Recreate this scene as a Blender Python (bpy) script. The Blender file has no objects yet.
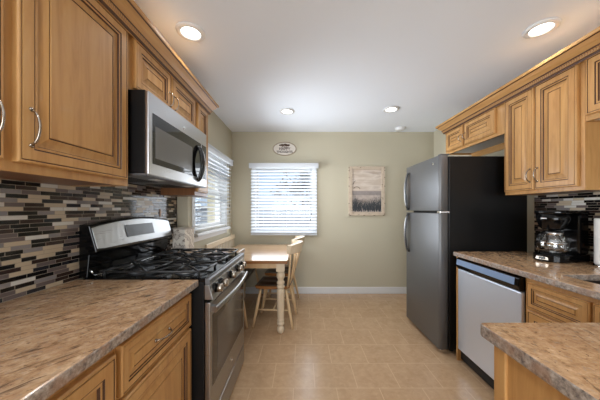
import bpy, bmesh, math, random
from mathutils import Vector, Matrix
random.seed(7)
PI = math.pi
scene = bpy.context.scene
C = scene.collection

# ------------------------------------------------------------------ camera, world, lights, exposure
cam_d = bpy.data.cameras.new('camera')
cam = bpy.data.objects.new('camera', cam_d); C.objects.link(cam)
cam.location = (0, 0, 1.276); cam.rotation_euler = (PI/2, 0, 0)
cam_d.sensor_width = 36; cam_d.lens = 36*245/600
cam_d.shift_x = -2/600; cam_d.shift_y = 9/600
cam_d.clip_start = 0.02; cam_d.clip_end = 200
scene.camera = cam
vs = scene.view_settings
vs.view_transform = 'Standard'; vs.look = 'None'; vs.gamma = 1; vs.use_curve_mapping = False
vs.exposure = 0.28

w = bpy.data.worlds.new('sky'); scene.world = w; w.use_nodes = True
nt = w.node_tree; bg = nt.nodes['Background']
geo = nt.nodes.new('ShaderNodeTexCoord'); sep = nt.nodes.new('ShaderNodeSeparateXYZ')
rmp = nt.nodes.new('ShaderNodeValToRGB')
nt.links.new(geo.outputs['Generated'], sep.inputs[0]); nt.links.new(sep.outputs['Z'], rmp.inputs[0])
rmp.color_ramp.elements[0].position = 0.0; rmp.color_ramp.elements[0].color = (0.60, 0.74, 0.95, 1)
rmp.color_ramp.elements[1].position = 0.6; rmp.color_ramp.elements[1].color = (0.42, 0.62, 0.95, 1)
nt.links.new(rmp.outputs[0], bg.inputs[0]); bg.inputs[1].default_value = .85

def light(name, kind, loc, rot, energy, color=(1, 1, 1), size=1, size_y=None, spread=None, angle=None):
    d = bpy.data.lights.new(name, kind); d.energy = energy; d.color = color
    if kind == 'AREA':
        d.size = size
        if size_y: d.shape = 'RECTANGLE'; d.size_y = size_y
        else: d.shape = 'DISK'
        if spread: d.spread = spread
    if kind == 'SUN': d.angle = angle or 0.01
    o = bpy.data.objects.new(name, d); C.objects.link(o); o.location = loc; o.rotation_euler = rot
    return o
light('sun', 'SUN', (0, -5, 9), (math.radians(46), 0, math.radians(-70)), 7.0, (1.0, 0.96, 0.9))
# added soft fill standing for unseen rear daylight, then daylight of the two dining windows
light('rear_daylight_fill', 'AREA', (-0.25, -2.30, 1.35), (math.radians(110), 0, math.radians(-20)), 76, (0.93, 0.97, 1.0), 2.2, 1.8)
light('dining_daylight', 'AREA', (-0.27, 3.66, 1.42), (-PI/2, 0, 0), 11, (0.9, 0.95, 1.0), 0.95, 0.95)
light('dining_side_daylight', 'AREA', (-0.96, 2.90, 1.46), (0, -PI/2-.12, 0), 15, (0.9, 0.95, 1.0), 0.85, 0.95, math.radians(110))
LAMP_W = 2.2

# ------------------------------------------------------------------ materials
def lin(r, g, b):
    f = lambda c: (c/255/12.92) if c/255 <= .04045 else ((c/255+.055)/1.055)**2.4
    return (f(r), f(g), f(b), 1)
class NT:
    def __init__(s, name):
        s.m = bpy.data.materials.new(name); s.m.use_nodes = True; s.t = s.m.node_tree
        s.p = s.t.nodes['Principled BSDF']
    def n(s, t, **k):
        x = s.t.nodes.new(t)
        for a, b in k.items(): setattr(x, a, b)
        return x
    def l(s, a, b): s.t.links.new(a, b)
    def coord(s, scale=(1, 1, 1), rot=(0, 0, 0), loc=(0, 0, 0)):
        # world-space position, so a pattern runs on over neighbouring pieces
        g = s.n('ShaderNodeNewGeometry'); mp = s.n('ShaderNodeMapping'); s.l(g.outputs['Position'], mp.inputs[0])
        mp.inputs['Scale'].default_value = scale; mp.inputs['Rotation'].default_value = rot; mp.inputs['Location'].default_value = loc
        return mp.outputs[0]
    def noise(s, vec, sc, det=3, rough=.5, dist=0):
        x = s.n('ShaderNodeTexNoise'); s.l(vec, x.inputs['Vector'])
        x.inputs['Scale'].default_value = sc; x.inputs['Detail'].default_value = det
        x.inputs['Roughness'].default_value = rough; x.inputs['Distortion'].default_value = dist
        return x.outputs['Fac']
    def ramp(s, fac, stops, interp='LINEAR'):
        r = s.n('ShaderNodeValToRGB'); r.color_ramp.interpolation = interp; e = r.color_ramp.elements
        while len(e) < len(stops): e.new(.5)
        for q, (p, c) in zip(e, stops): q.position = p; q.color = c
        s.l(fac, r.inputs[0]); return r.outputs[0]
    def mix(s, fac, a, b, mode='MIX'):
        x = s.n('ShaderNodeMix', data_type='RGBA', blend_type=mode)
        for i, v in ((0, fac), (6, a), (7, b)):
            if hasattr(v, 'links'): s.l(v, x.inputs[i])
            else: x.inputs[i].default_value = v
        return x.outputs[2]
    def math(s, op, a, b=None, c=None):
        x = s.n('ShaderNodeMath', operation=op)
        for i, v in enumerate((a, b, c)):
            if v is None: continue
            if hasattr(v, 'links'): s.l(v, x.inputs[i])
            else: x.inputs[i].default_value = v
        return x.outputs[0]
    def bump(s, h, st=.2, d=.01):
        b = s.n('ShaderNodeBump'); b.inputs['Strength'].default_value = st; b.inputs['Distance'].default_value = d
        s.l(h, b.inputs['Height']); s.l(b.outputs[0], s.p.inputs['Normal'])
    def set(s, color=None, rough=None, metal=None, spec=None, coat=None):
        for k, v in (('Base Color', color), ('Roughness', rough), ('Metallic', metal), ('Specular IOR Level', spec), ('Coat Weight', coat)):
            if v is None: continue
            if hasattr(v, 'links'): s.l(v, s.p.inputs[k])
            else: s.p.inputs[k].default_value = v
        return s.m
def plain(name, rgb, rough=.5, metal=0, spec=.5, coat=0, var=.06, vs_=6):
    x = NT(name); f = x.noise(x.coord(), vs_, 4)
    c = lin(*rgb); k = 1-var
    return x.set(x.ramp(f, [(.3, (c[0]*k, c[1]*k, c[2]*k, 1)), (.7, c)]), rough, metal, spec, coat)

def wall_mat():
    x = NT('wall_paint'); f = x.noise(x.coord(), 90, 3); x.bump(f, .08, .002)
    g = x.noise(x.coord(), 1.3, 2)
    return x.set(x.ramp(g, [(.3, lin(191, 184, 163)), (.7, lin(195, 188, 167))]), .75, spec=.25)
def ceil_mat():
    x = NT('ceiling_paint'); f = x.noise(x.coord(), 60, 3); x.bump(f, .08, .002)
    return x.set(lin(240, 246, 255), .8, spec=.2)
def wood_mat(name, a, b, c, axis='z', rough=.38):
    x = NT(name); s = {'z': (9, 9, .9), 'y': (9, .9, 9), 'x': (.9, 9, 9)}[axis]
    v = x.coord(s)
    f = x.noise(v, 3, 6, .6, .6); g = x.noise(x.coord((1.6, 1.6, .8)), 2.2, 3, .5, .4)
    col = x.ramp(f, [(.25, lin(*a)), (.5, lin(*b)), (.8, lin(*c))])
    col = x.mix(x.math('MULTIPLY', g, .5), col, lin(*a))
    h = x.noise(x.coord({'z': (60, 60, 3), 'y': (60, 3, 60), 'x': (3, 60, 60)}[axis]), 4, 2)
    x.bump(h, .05, .001)
    return x.set(col, rough, spec=.45, coat=.15)
def granite(name, rot, st_=.5, d0=.52):
    x = NT(name)
    v = x.coord((1, 1, 1), (0, 0, rot)); st = x.n('ShaderNodeMapping'); x.l(v, st.inputs[0]); st.inputs['Scale'].default_value = (14, 2.2, 14)
    base = x.noise(x.coord(), 34, 7, .75)
    col = x.ramp(base, [(.30, lin(100, 72, 50)), (.42, lin(172, 136, 102)), (.55, lin(202, 166, 128)), (.72, lin(228, 200, 168))])
    cl = x.noise(x.coord(), 6, 5, .6, .8)
    col = x.mix(x.ramp(cl, [(.42, (0, 0, 0, 1)), (.62, (.45, .45, .45, 1))]), col, lin(168, 126, 90))
    sp = x.noise(x.coord(), 85, 3, .6)
    col = x.mix(x.ramp(sp, [(.58, (0, 0, 0, 1)), (.66, (.5, .5, .5, 1))]), col, lin(158, 142, 128))
    sp2 = x.noise(x.coord(loc=(5, 3, 1)), 70, 3, .6)
    col = x.mix(x.ramp(sp2, [(.62, (0, 0, 0, 1)), (.68, (.7, .7, .7, 1))]), col, lin(84, 60, 48))
    sk = x.noise(st.outputs[0], 3.2, 6, .68, .6)
    lt = x.ramp(x.noise(st.outputs[0], 2.1, 5, .6, .4), [(.5, (0, 0, 0, 1)), (.66, (st_, st_, st_, 1))]); col = x.mix(lt, col, lin(214, 186, 154))
    dv = x.ramp(sk, [(d0, (0, 0, 0, 1)), (d0+.10, (.8, .8, .8, 1))])
    col = x.mix(dv, col, lin(84, 62, 48))
    # speckled grey on the polished edge grain as well
    x.bump(base, .02, .001)
    return x.set(col, .13, spec=.5, coat=.2)
def granite_edge():
    x = NT('granite_edge')
    b = x.noise(x.coord(), 70, 5, .7)
    col = x.ramp(b, [(.3, lin(70, 60, 56)), (.42, lin(128, 116, 108)), (.55, lin(168, 154, 142)), (.72, lin(200, 190, 180))])
    c2 = x.noise(x.coord(), 22, 3)
    col = x.mix(x.ramp(c2, [(.45, (0, 0, 0, 1)), (.65, (.6, .6, .6, 1))]), col, lin(160, 122, 96))
    x.bump(b, .5, .004)
    return x.set(col, .3)
def mosaic():
    x = NT('strip_mosaic'); v = x.coord()
    s = x.n('ShaderNodeSeparateXYZ'); x.l(v, s.inputs[0]); y, z = s.outputs['Y'], s.outputs['Z']
    H = .0176
    zr = x.math('DIVIDE', z, H); row = x.math('FLOOR', zr); fz = x.math('FRACT', zr)
    wn = x.n('ShaderNodeTexWhiteNoise', noise_dimensions='1D'); x.l(row, wn.inputs['W'])
    wc = x.math('ADD', x.math('MULTIPLY', y, 12.5), x.math('MULTIPLY', wn.outputs['Value'], 371.3))
    vo = x.n('ShaderNodeTexVoronoi', voronoi_dimensions='1D', feature='F1'); x.l(wc, vo.inputs['W']); vo.inputs['Scale'].default_value = 1; vo.inputs['Randomness'].default_value = .85
    ve = x.n('ShaderNodeTexVoronoi', voronoi_dimensions='1D', feature='DISTANCE_TO_EDGE'); x.l(wc, ve.inputs['W']); ve.inputs['Scale'].default_value = 1; ve.inputs['Randomness'].default_value = .85
    sc = x.n('ShaderNodeSeparateColor'); x.l(vo.outputs['Color'], sc.inputs[0])
    r = x.math('FRACT', x.math('MULTIPLY', x.math('ADD', sc.outputs[0], x.math('MULTIPLY', sc.outputs[1], 3.1)), 7.7))
    tiles = x.ramp(r, [(0, lin(18, 16, 18)), (.26, lin(54, 40, 36)), (.40, lin(34, 35, 42)), (.49, lin(104, 92, 90)), (.63, lin(186, 168, 142)), (.80, lin(134, 128, 128)), (.92, lin(206, 202, 194))], 'CONSTANT')
    ez = x.math('MINIMUM', fz, x.math('SUBTRACT', 1, fz)); mz = x.math('GREATER_THAN', ez, .05)
    my = x.math('GREATER_THAN', ve.outputs['Distance'], .012); mask = x.math('MULTIPLY', mz, my)
    col = x.mix(mask, lin(150, 138, 122), tiles)
    glass = x.ramp(r, [(0, (.08,)*3+(1,)), (.63, (.35,)*3+(1,)), (.80, (.12,)*3+(1,)), (.92, (.3,)*3+(1,))], 'CONSTANT')
    x.bump(mask, .5, .002)
    return x.set(col, x.mix(mask, (.8, .8, .8, 1), glass), spec=.5)
def floor_mat():
    x = NT('floor_tile')
    v = x.coord(loc=(.06, -.066, 0))
    br = x.n('ShaderNodeTexBrick'); x.l(v, br.inputs[0]); br.offset = .5; br.squash = 1
    br.inputs['Scale'].default_value = 1; br.inputs['Brick Width'].default_value = .305; br.inputs['Row Height'].default_value = .28
    br.inputs['Mortar Size'].default_value = .0032; br.inputs['Mortar Smooth'].default_value = .1; br.inputs['Bias'].default_value = 0
    br.inputs['Color1'].default_value = lin(188, 157, 124); br.inputs['Color2'].default_value = lin(193, 162, 128); br.inputs['Mortar'].default_value = lin(186, 161, 134)
    n1 = x.noise(x.coord(), 9, 6, .65, 1.2); n2 = x.noise(x.coord(), 30, 4, .6)
    tl = x.mix(x.ramp(n1, [(.35, (0, 0, 0, 1)), (.7, (.6, .6, .6, 1))]), br.outputs[0], lin(164, 130, 96))
    col = x.mix(x.ramp(n2, [(.5, (0, 0, 0, 1)), (.7, (.35, .35, .35, 1))]), tl, lin(206, 176, 142)); col = x.mix(br.outputs['Fac'], col, lin(202, 172, 139))
    inv = x.math('SUBTRACT', 1, br.outputs['Fac']); x.bump(inv, .25, .002)
    return x.set(col, x.math('ADD', x.math('MULTIPLY', n2, .12), .16), spec=.4)
def steel(name, rgb, rough=.3, axis=(3, 3, 220), metal=1.0):
    x = NT(name); f = x.noise(x.coord(axis), 2, 2)
    x.bump(f, .04, .001)
    return x.set(lin(*rgb), x.math('ADD', x.math('MULTIPLY', f, .12), rough-.06), metal)
def emit(name, rgb, strength):
    m = bpy.data.materials.new(name); m.use_nodes = True; t = m.node_tree; t.nodes.clear()
    e = t.nodes.new('ShaderNodeEmission'); o = t.nodes.new('ShaderNodeOutputMaterial'); e.inputs[0].default_value = lin(*rgb); e.inputs[1].default_value = strength
    t.links.new(e.outputs[0], o.inputs[0]); return m
def pane_glass():
    m = bpy.data.materials.new('pane_glass'); m.use_nodes = True; t = m.node_tree; t.nodes.clear()
    tr = t.nodes.new('ShaderNodeBsdfTransparent'); tr.inputs[0].default_value = (.95, .97, .97, 1)
    g = t.nodes.new('ShaderNodeBsdfGlossy'); g.inputs['Roughness'].default_value = .02
    lw = t.nodes.new('ShaderNodeLayerWeight'); lw.inputs[0].default_value = .5; pw = t.nodes.new('ShaderNodeMath'); pw.operation = 'POWER'; pw.inputs[1].default_value = 5; t.links.new(lw.outputs['Facing'], pw.inputs[0]); fr = t.nodes.new('ShaderNodeMath'); fr.operation = 'MULTIPLY_ADD'; fr.inputs[1].default_value = .6; fr.inputs[2].default_value = .04; t.links.new(pw.outputs[0], fr.inputs[0])
    mx = t.nodes.new('ShaderNodeMixShader'); o = t.nodes.new('ShaderNodeOutputMaterial')
    t.links.new(fr.outputs[0], mx.inputs[0]); t.links.new(tr.outputs[0], mx.inputs[1]); t.links.new(g.outputs[0], mx.inputs[2]); t.links.new(mx.outputs[0], o.inputs[0])
    return m

M = {}
M['wall'] = wall_mat(); M['ceil'] = ceil_mat(); M['floor'] = floor_mat(); M['mosaic'] = mosaic()
M['white'] = plain('white_trim_paint', (226, 227, 228), .4, var=.02)
M['wood'] = wood_mat('maple_wood', (168, 120, 68), (198, 150, 92), (212, 170, 112))
M['woody'] = wood_mat('maple_wood_rail', (168, 120, 68), (198, 150, 92), (212, 170, 112), 'y')
M['wood_shaded'] = wood_mat('dark_shaded_maple', (112, 70, 40), (132, 86, 50), (148, 100, 60))  # darker maple end panel and undersides, shade partly put into the colour
M['glaze'] = plain('brown_glaze', (78, 46, 24), .5)
def rope_mat():
    x = NT('rope_bead'); wv = x.n('ShaderNodeTexWave', wave_type='BANDS', bands_direction='DIAGONAL'); x.l(x.coord(), wv.inputs[0]); wv.inputs['Scale'].default_value = 45
    x.bump(wv.outputs['Fac'], .4, .002)
    return x.set(x.ramp(wv.outputs['Fac'], [(.1, lin(140, 96, 56)), (.5, lin(180, 136, 84))]), .45)
M['rope'] = rope_mat()
M['granite'] = granite('granite', math.radians(36), .35, .54); M['granite2'] = granite('granite_peninsula', math.radians(12), .25, .575); M['gedge'] = granite_edge()
M['steel'] = steel('brushed_steel', (160, 160, 160), .3)
M['steel_mw'] = steel('microwave_steel', (190, 190, 192), .3)
M['steel_dark'] = steel('dark_brushed_steel', (118, 119, 121), .42, metal=.75)
M['steel_dw'] = steel('dishwasher_steel', (222, 230, 244), .36, metal=.7)
M['handle_dark'] = plain('charcoal_metal', (66, 67, 70), .35, .6)
M['laminate'] = plain('white_laminate', (214, 214, 212), .5)
M['chrome'] = plain('polished_chrome', (220, 220, 220), .12, 1, var=.01)
M['nickel'] = plain('brushed_nickel', (168, 158, 146), .25, 1, var=.02)
M['black'] = plain('black_enamel', (10, 10, 11), .12, 0, .4, var=.1)
M['blackm'] = plain('matt_black', (20, 20, 21), .55, var=.1)
M['black_case'] = plain('black_case', (8, 8, 9), .5, spec=.3)
M['fridge_side'] = plain('black_textured_side', (18, 18, 19), .42, var=.1, spec=.35)
M['iron'] = plain('cast_iron', (20, 20, 21), .38, var=.2, vs_=60)
M['glassblk'] = plain('black_glass', (20, 19, 19), .05, var=.02)
M['screen'] = plain('oven_window_screen', (72, 70, 68), .12, var=.04)
M['mwscreen'] = plain('microwave_window_screen', (108, 108, 108), .2, var=.04)
M['display'] = plain('dark_display', (60, 62, 64), .25, var=.05)
M['tabletop'] = wood_mat('table_top_wood', (170, 136, 104), (188, 156, 122), (198, 168, 136), 'x', .16)
M['tableedge'] = wood_mat('table_edge_wood', (130, 84, 44), (156, 106, 60), (172, 122, 74), 'x', .3)
M['blond'] = wood_mat('blond_leg_wood', (204, 172, 128), (216, 186, 144), (226, 200, 160), 'z', .35)
M['creamwood'] = wood_mat('cream_leg_wood', (208, 188, 158), (218, 200, 172), (226, 210, 184), 'z', .4)
M['seat'] = wood_mat('brown_seat_wood', (48, 32, 24), (66, 44, 32), (90, 62, 44), 'x', .3)
M['blind'] = plain('white_slats', (222, 225, 229), .45, var=.01)
_t = M['blind'].node_tree; _tr = _t.nodes.new('ShaderNodeBsdfTranslucent'); _tr.inputs[0].default_value = (.85, .87, .9, 1); _mx = _t.nodes.new('ShaderNodeMixShader'); _mx.inputs[0].default_value = .28
_t.links.new(_t.nodes['Principled BSDF'].outputs[0], _mx.inputs[1]); _t.links.new(_tr.outputs[0], _mx.inputs[2]); _t.links.new(_mx.outputs[0], _t.nodes['Material Output'].inputs[0])
M['glass'] = pane_glass()
M['paper'] = plain('paper', (238, 238, 236), .9, var=.02, vs_=90)
M['sink'] = plain('dark_sink', (64, 54, 48), .35, .3, var=.1)

# ------------------------------------------------------------------ mesh helpers
def bm_(): return bmesh.new()
def box(bm, x0, x1, y0, y1, z0, z1, mi=0):
    vv = [bm.verts.new((x, y, z)) for x in (x0, x1) for y in (y0, y1) for z in (z0, z1)]
    fs = [(0, 1, 3, 2), (4, 6, 7, 5), (0, 4, 5, 1), (2, 3, 7, 6), (0, 2, 6, 4), (1, 5, 7, 3)]
    for f in fs:
        g = bm.faces.new([vv[i] for i in f]); g.material_index = mi
    return vv
def tube(bm, pts, r, n=8, caps=True, mi=0, flat=None):
    pts = [Vector(p) for p in pts]; rings = []
    rr = r if isinstance(r, (list, tuple)) else [r]*len(pts)
    up = None
    for i, p in enumerate(pts):
        d = (pts[min(i+1, len(pts)-1)]-pts[max(i-1, 0)]).normalized()
        if up is None: up = Vector((0, 0, 1)) if abs(d.z) < .9 else Vector((1, 0, 0))
        a = (up-d*up.dot(d)).normalized(); up = a; b = d.cross(a)
        fl = flat or (1, 1)
        rings.append([bm.verts.new(p+(a*math.cos(t)*fl[0]+b*math.sin(t)*fl[1])*rr[i]) for t in [2*PI*k/n for k in range(n)]])
    for A, B in zip(rings, rings[1:]):
        for k in range(n):
            f = bm.faces.new((A[k], A[(k+1) % n], B[(k+1) % n], B[k])); f.smooth = True; f.material_index = mi
    if caps:
        f = bm.faces.new(rings[0][::-1]); f.material_index = mi; f = bm.faces.new(rings[-1]); f.material_index = mi
def lathe(bm, prof, cx=0, cy=0, n=20, mi=0, axis='z', base=0, smooth=True):
    rings = []
    for r, z in prof:
        ring = []
        for k in range(n):
            t = 2*PI*k/n; a, b = max(r, 1e-5)*math.cos(t), max(r, 1e-5)*math.sin(t)
            p = (cx+a, cy+b, z) if axis == 'z' else ((base+z, cx+a, cy+b) if axis == 'x' else (cx+a, base+z, cy+b))
            ring.append(bm.verts.new(p))
        rings.append(ring)
    for A, B in zip(rings, rings[1:]):
        for k in range(n):
            f = bm.faces.new((A[k], A[(k+1) % n], B[(k+1) % n], B[k])); f.smooth = smooth; f.material_index = mi
    bm.faces.new(rings[0][::-1]).material_index = mi; bm.faces.new(rings[-1]).material_index = mi
def prism(bm, poly, a0, a1, axis='y', mi=0):
    """poly: 2-D outline; axis y -> (x,z), x -> (y,z), z -> (x,y)"""
    P = {'y': lambda u, v, a: (u, a, v), 'x': lambda u, v, a: (a, u, v), 'z': lambda u, v, a: (u, v, a)}[axis]
    A = [bm.verts.new(P(u, v, a0)) for u, v in poly]; B = [bm.verts.new(P(u, v, a1)) for u, v in poly]
    n = len(poly)
    for k in range(n): bm.faces.new((A[k], A[(k+1) % n], B[(k+1) % n], B[k])).material_index = mi
    bm.faces.new(A[::-1]).material_index = mi; bm.faces.new(B).material_index = mi
def bev(o, w_, seg=2, ang=40):
    m = o.modifiers.new('bevel', 'BEVEL'); m.width = w_; m.segments = seg; m.limit_method = 'ANGLE'; m.angle_limit = math.radians(ang)
    m.harden_normals = False
    return o
def obj(name, bm, mats, parent=None, bevel=0, kind=None, label=None):
    bmesh.ops.recalc_face_normals(bm, faces=bm.faces[:])
    me = bpy.data.meshes.new(name); bm.to_mesh(me); bm.free()
    for m in (mats if isinstance(mats, (list, tuple)) else [mats]): me.materials.append(M[m] if isinstance(m, str) else m)
    o = bpy.data.objects.new(name, me); C.objects.link(o)
    if parent:
        o.parent = parent
        # parts are modelled in world space: undo the parent's offset
        pw = parent.matrix_basis.copy(); q = parent.parent
        while q: pw = q.matrix_basis @ pw if False else pw; q = q.parent
        o.matrix_parent_inverse = chain(parent).inverted()
    if bevel: bev(o, bevel)
    if kind: o['kind'] = kind
    if label: o['label'] = label
    return o
def chain(o):
    m = o.matrix_basis.copy()
    if o.parent: m = chain(o.parent) @ o.matrix_parent_inverse @ m
    return m
def part(name, bm, mats, parent, bevel=0, label=None, local=False):
    o = obj(name, bm, mats, None, bevel, None, label)
    o.parent = parent
    if not local: o.matrix_parent_inverse = chain(parent).inverted()
    return o
def thing(name, label, cat, loc=(0, 0, 0), rz=0, group=None):
    o = bpy.data.objects.new(name, None); C.objects.link(o); o.empty_display_size = .1
    o.location = loc; o.rotation_euler = (0, 0, rz); o['label'] = label; o['category'] = cat
    if group: o['group'] = group
    return o
def tag(o, label, cat, group=None):
    o['label'] = label; o['category'] = cat
    if group: o['group'] = group
    return o
def struct(name, bm, m, parent=None, bevel=0):
    return obj(name, bm, m, None, bevel, 'structure') if parent is None else part(name, bm, m, parent, bevel)
def bx(*a, mi=0):
    b = bm_(); box(b, *a, mi=mi); return b

# ------------------------------------------------------------------ room shell
WL, WD, WR, YB, YN, H = -1.165, -1.058, 1.99, 3.70, -2.40, 2.44
JOG = 2.27
struct('floor', bx(-1.35, 2.15, YN-.1, YB+.15, -.05, 0), 'floor')
struct('ceiling', bx(-1.35, 2.15, YN-.1, YB+.15, H, H+.12), 'ceil')
struct('wall_left', bx(WL-.14, WL, YN-.1, JOG, 0, H), 'wall')
# dining side wall, standing 10 cm further into the room, with its window opening
LY0, LY1, LZ0, LZ1 = 2.40, 3.38, 1.06, 1.90
b = bm_(); x0 = -1.305
box(b, x0, WD, JOG, LY0, 0, H); box(b, x0, WD, LY1, YB, 0, H); box(b, x0, WD, LY0, LY1, 0, LZ0); box(b, x0, WD, LY0, LY1, LZ1, H)
struct('wall_left_dining', b, 'wall')
BX0, BX1, BZ0, BZ1 = -.715, .175, .95, 1.89
b = bm_()
box(b, x0, BX0, YB, YB+.14, 0, H); box(b, BX1, 2.13, YB, YB+.14, 0, H); box(b, BX0, BX1, YB, YB+.14, 0, BZ0); box(b, BX0, BX1, YB, YB+.14, BZ1, H)
struct('wall_back', b, 'wall')
struct('wall_right', bx(WR, WR+.14, YN-.1, YB, 0, H), 'wall')
b = bm_()
box(b, WL, -1.10, YN-.1, YN, 0, H); box(b, 1.20, WR, YN-.1, YN, 0, H); box(b, -1.10, 1.20, YN-.1, YN, 0, .35); box(b, -1.10, 1.20, YN-.1, YN, 2.25, H)
struct('wall_rear', b, 'wall')
def baseboard(name, poly_box, m='white'):
    b = bm_(); box(b, *poly_box); return struct(name, b, m, bevel=.004)
baseboard('baseboard_back', (WD+.014, 1.985, YB-.014, YB, 0, .10))
baseboard('baseboard_left', (WD, WD+.014, 2.30, YB, 0, .10))
baseboard('baseboard_right', (WR-.014, WR, 2.92, YB-.014, 0, .10))

def window(name, axis, a0, a1, z0, z1, face, depth, sgn):
    """axis 'x': pane spans x, wall is at y=face and runs to face+depth; axis 'y': spans y, wall at x=face going -x"""
    root = bpy.data.objects.new(name, None); C.objects.link(root); root['kind'] = 'structure'
    def B(bm, u0, u1, v0, v1, d0, d1):
        d0, d1 = face+sgn*d0, face+sgn*d1; d0, d1 = min(d0, d1), max(d0, d1)
        if axis == 'x': box(bm, u0, u1, d0, d1, v0, v1)
        else: box(bm, d0, d1, u0, u1, v0, v1)
    b = bm_()      # casing on the room side and jamb
    c = .045
    B(b, a0-c, a0, z0-.02, z1+c, -.012, 0); B(b, a1, a1+c, z0-.02, z1+c, -.012, 0); B(b, a0, a1, z1, z1+c, -.012, 0)
    B(b, a0, a0+.012, z0, z1, 0, depth); B(b, a1-.012, a1, z0, z1, 0, depth); B(b, a0+.012, a1-.012, z1-.012, z1, 0, depth); B(b, a0+.012, a1-.012, z0, z0+.012, 0, depth)
    part('window_frame', b, 'white', root)
    b = bm_(); B(b, a0-c, a1+c, z0-.045, z0-.02, -.055 if axis == 'y' else -.035, 0); B(b, a0-c+.01, a1+c-.01, z0-.11, z0-.045, -.014, 0) if axis == 'y' else None; part('window_sill', b, 'white', root, .003)
    zm = (z0+z1)/2+.01
    for nm, v0, v1, d in (('upper_sash', zm-.015, z1-.013, .085), ('lower_sash', z0+.013, zm+.02, .06)):
        b = bm_(); s = .035; u0, u1 = a0+.013, a1-.013
        B(b, u0, u0+s, v0, v1, d, d+.022); B(b, u1-s, u1, v0, v1, d, d+.022); B(b, u0+s, u1-s, v0, v0+s, d, d+.022); B(b, u0+s, u1-s, v1-s, v1, d, d+.022)
        sash = part(nm, b, 'white', root)
        b = bm_(); B(b, u0+s, u1-s, v0+s, v1-s, d+.009, d+.012); part('pane', b, 'glass', sash)
    return root
window('window_1', 'x', BX0, BX1, BZ0, BZ1, YB, .14, 1)
window('window_2', 'y', LY0, LY1, LZ0, LZ1, WD, .14, -1)
# rear opening (behind the viewer)
b = bm_()
for a0, a1, c0, c1 in ((-1.10, -1.04, .35, 2.25), (1.14, 1.20, .35, 2.25), (-1.04, 1.14, .35, .41), (-1.04, 1.14, 2.19, 2.25), (.02, .08, .41, 2.19)): box(b, a0, a1, YN-.08, YN-.03, c0, c1)
struct('window_3', b, 'white')

# tiled backsplashes
struct('trim_1', bx(WL, WL+.008, -.3, JOG-.013, .9145, 1.50), 'mosaic')
b = bm_(); box(b, WR-.008, WR, .12, 2.09, .9145, 1.389); box(b, WR-.008, WR, .12, 1.45, 1.389, 1.794)
struct('trim_2', b, 'mosaic')
struct('dark_edge_strip', bx(WL, WL+.010, JOG-.013, JOG-.004, .9145, 1.388), 'blackm')  # dark strip along the far edge of the tiles

# ------------------------------------------------------------------ cabinets
FULL = [(0, 0), (0, .016), (.004, .020), (.009, .020), (.010, .0175, 1), (.0125, .0175, 1), (.0135, .020), (.045, .020), (.0468, .0165, 1), (.0500, .0165, 1), (.0520, .0175), (.058, .0172), (.0595, .0115, 1), (.0615, .0095, 1), (.067, .0090), (.080, .0120), (.094, .0170), (.0955, .0145, 1), (.0985, .0145, 1), (.100, .0180), (.100, .0180)]
def panel(bm, sgn, X, y0, y1, z0, z1, k=1.0):
    """raised-panel front on the plane x = X, facing +x (sgn 1) or -x (sgn -1)"""
    kk = min(k, (z1-z0)/2/.112, (y1-y0)/2/.112)
    prev = None
    for q in FULL:
        i, w_ = q[0]*kk, (q[1] if k == 1 or q[1] > .0145 or q[0] < .02 else .0125+.25*(q[1]-.0085)); mi = q[2] if len(q) > 2 else 0
        ring = [bm.verts.new((X+sgn*w_, y, z)) for y, z in ((y0+i, z0+i), (y1-i, z0+i), (y1-i, z1-i), (y0+i, z1-i))]
        if prev:
            for a in range(4):
                f = bm.faces.new((prev[a], prev[(a+1) % 4], ring[(a+1) % 4], ring[a])); f.material_index = mi
        else: bm.faces.new(ring)
        prev = ring
    bm.faces.new(prev)
def pull(parent, sgn, X, y, z, L=.10, axis='z', rise=.028):
    b = bm_(); pts = []
    for i in range(13):
        t = i/12; s = (t-.5)*L; h = rise*math.sin(PI*t)**.55
        pts.append((X+sgn*h, y, z+s) if axis == 'z' else (X+sgn*h, y+s, z))
    rr = [.0046 if i in (0, 12) else .0036 for i in range(13)]
    tube(b, pts, rr, 8)
    for e in (-.5, .5):
        p = (X, y, z+e*L) if axis == 'z' else (X, y+e*L, z)
        lathe(b, [(.007, 0), (.0065, .003), (.003, .005)], p[1], p[2], 10, axis='x', base=X) if sgn > 0 else lathe(b, [(.007, 0), (.0065, -.003), (.003, -.005)], p[1], p[2], 10, axis='x', base=X)
    return part('handle', b, 'nickel', parent)
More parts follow.
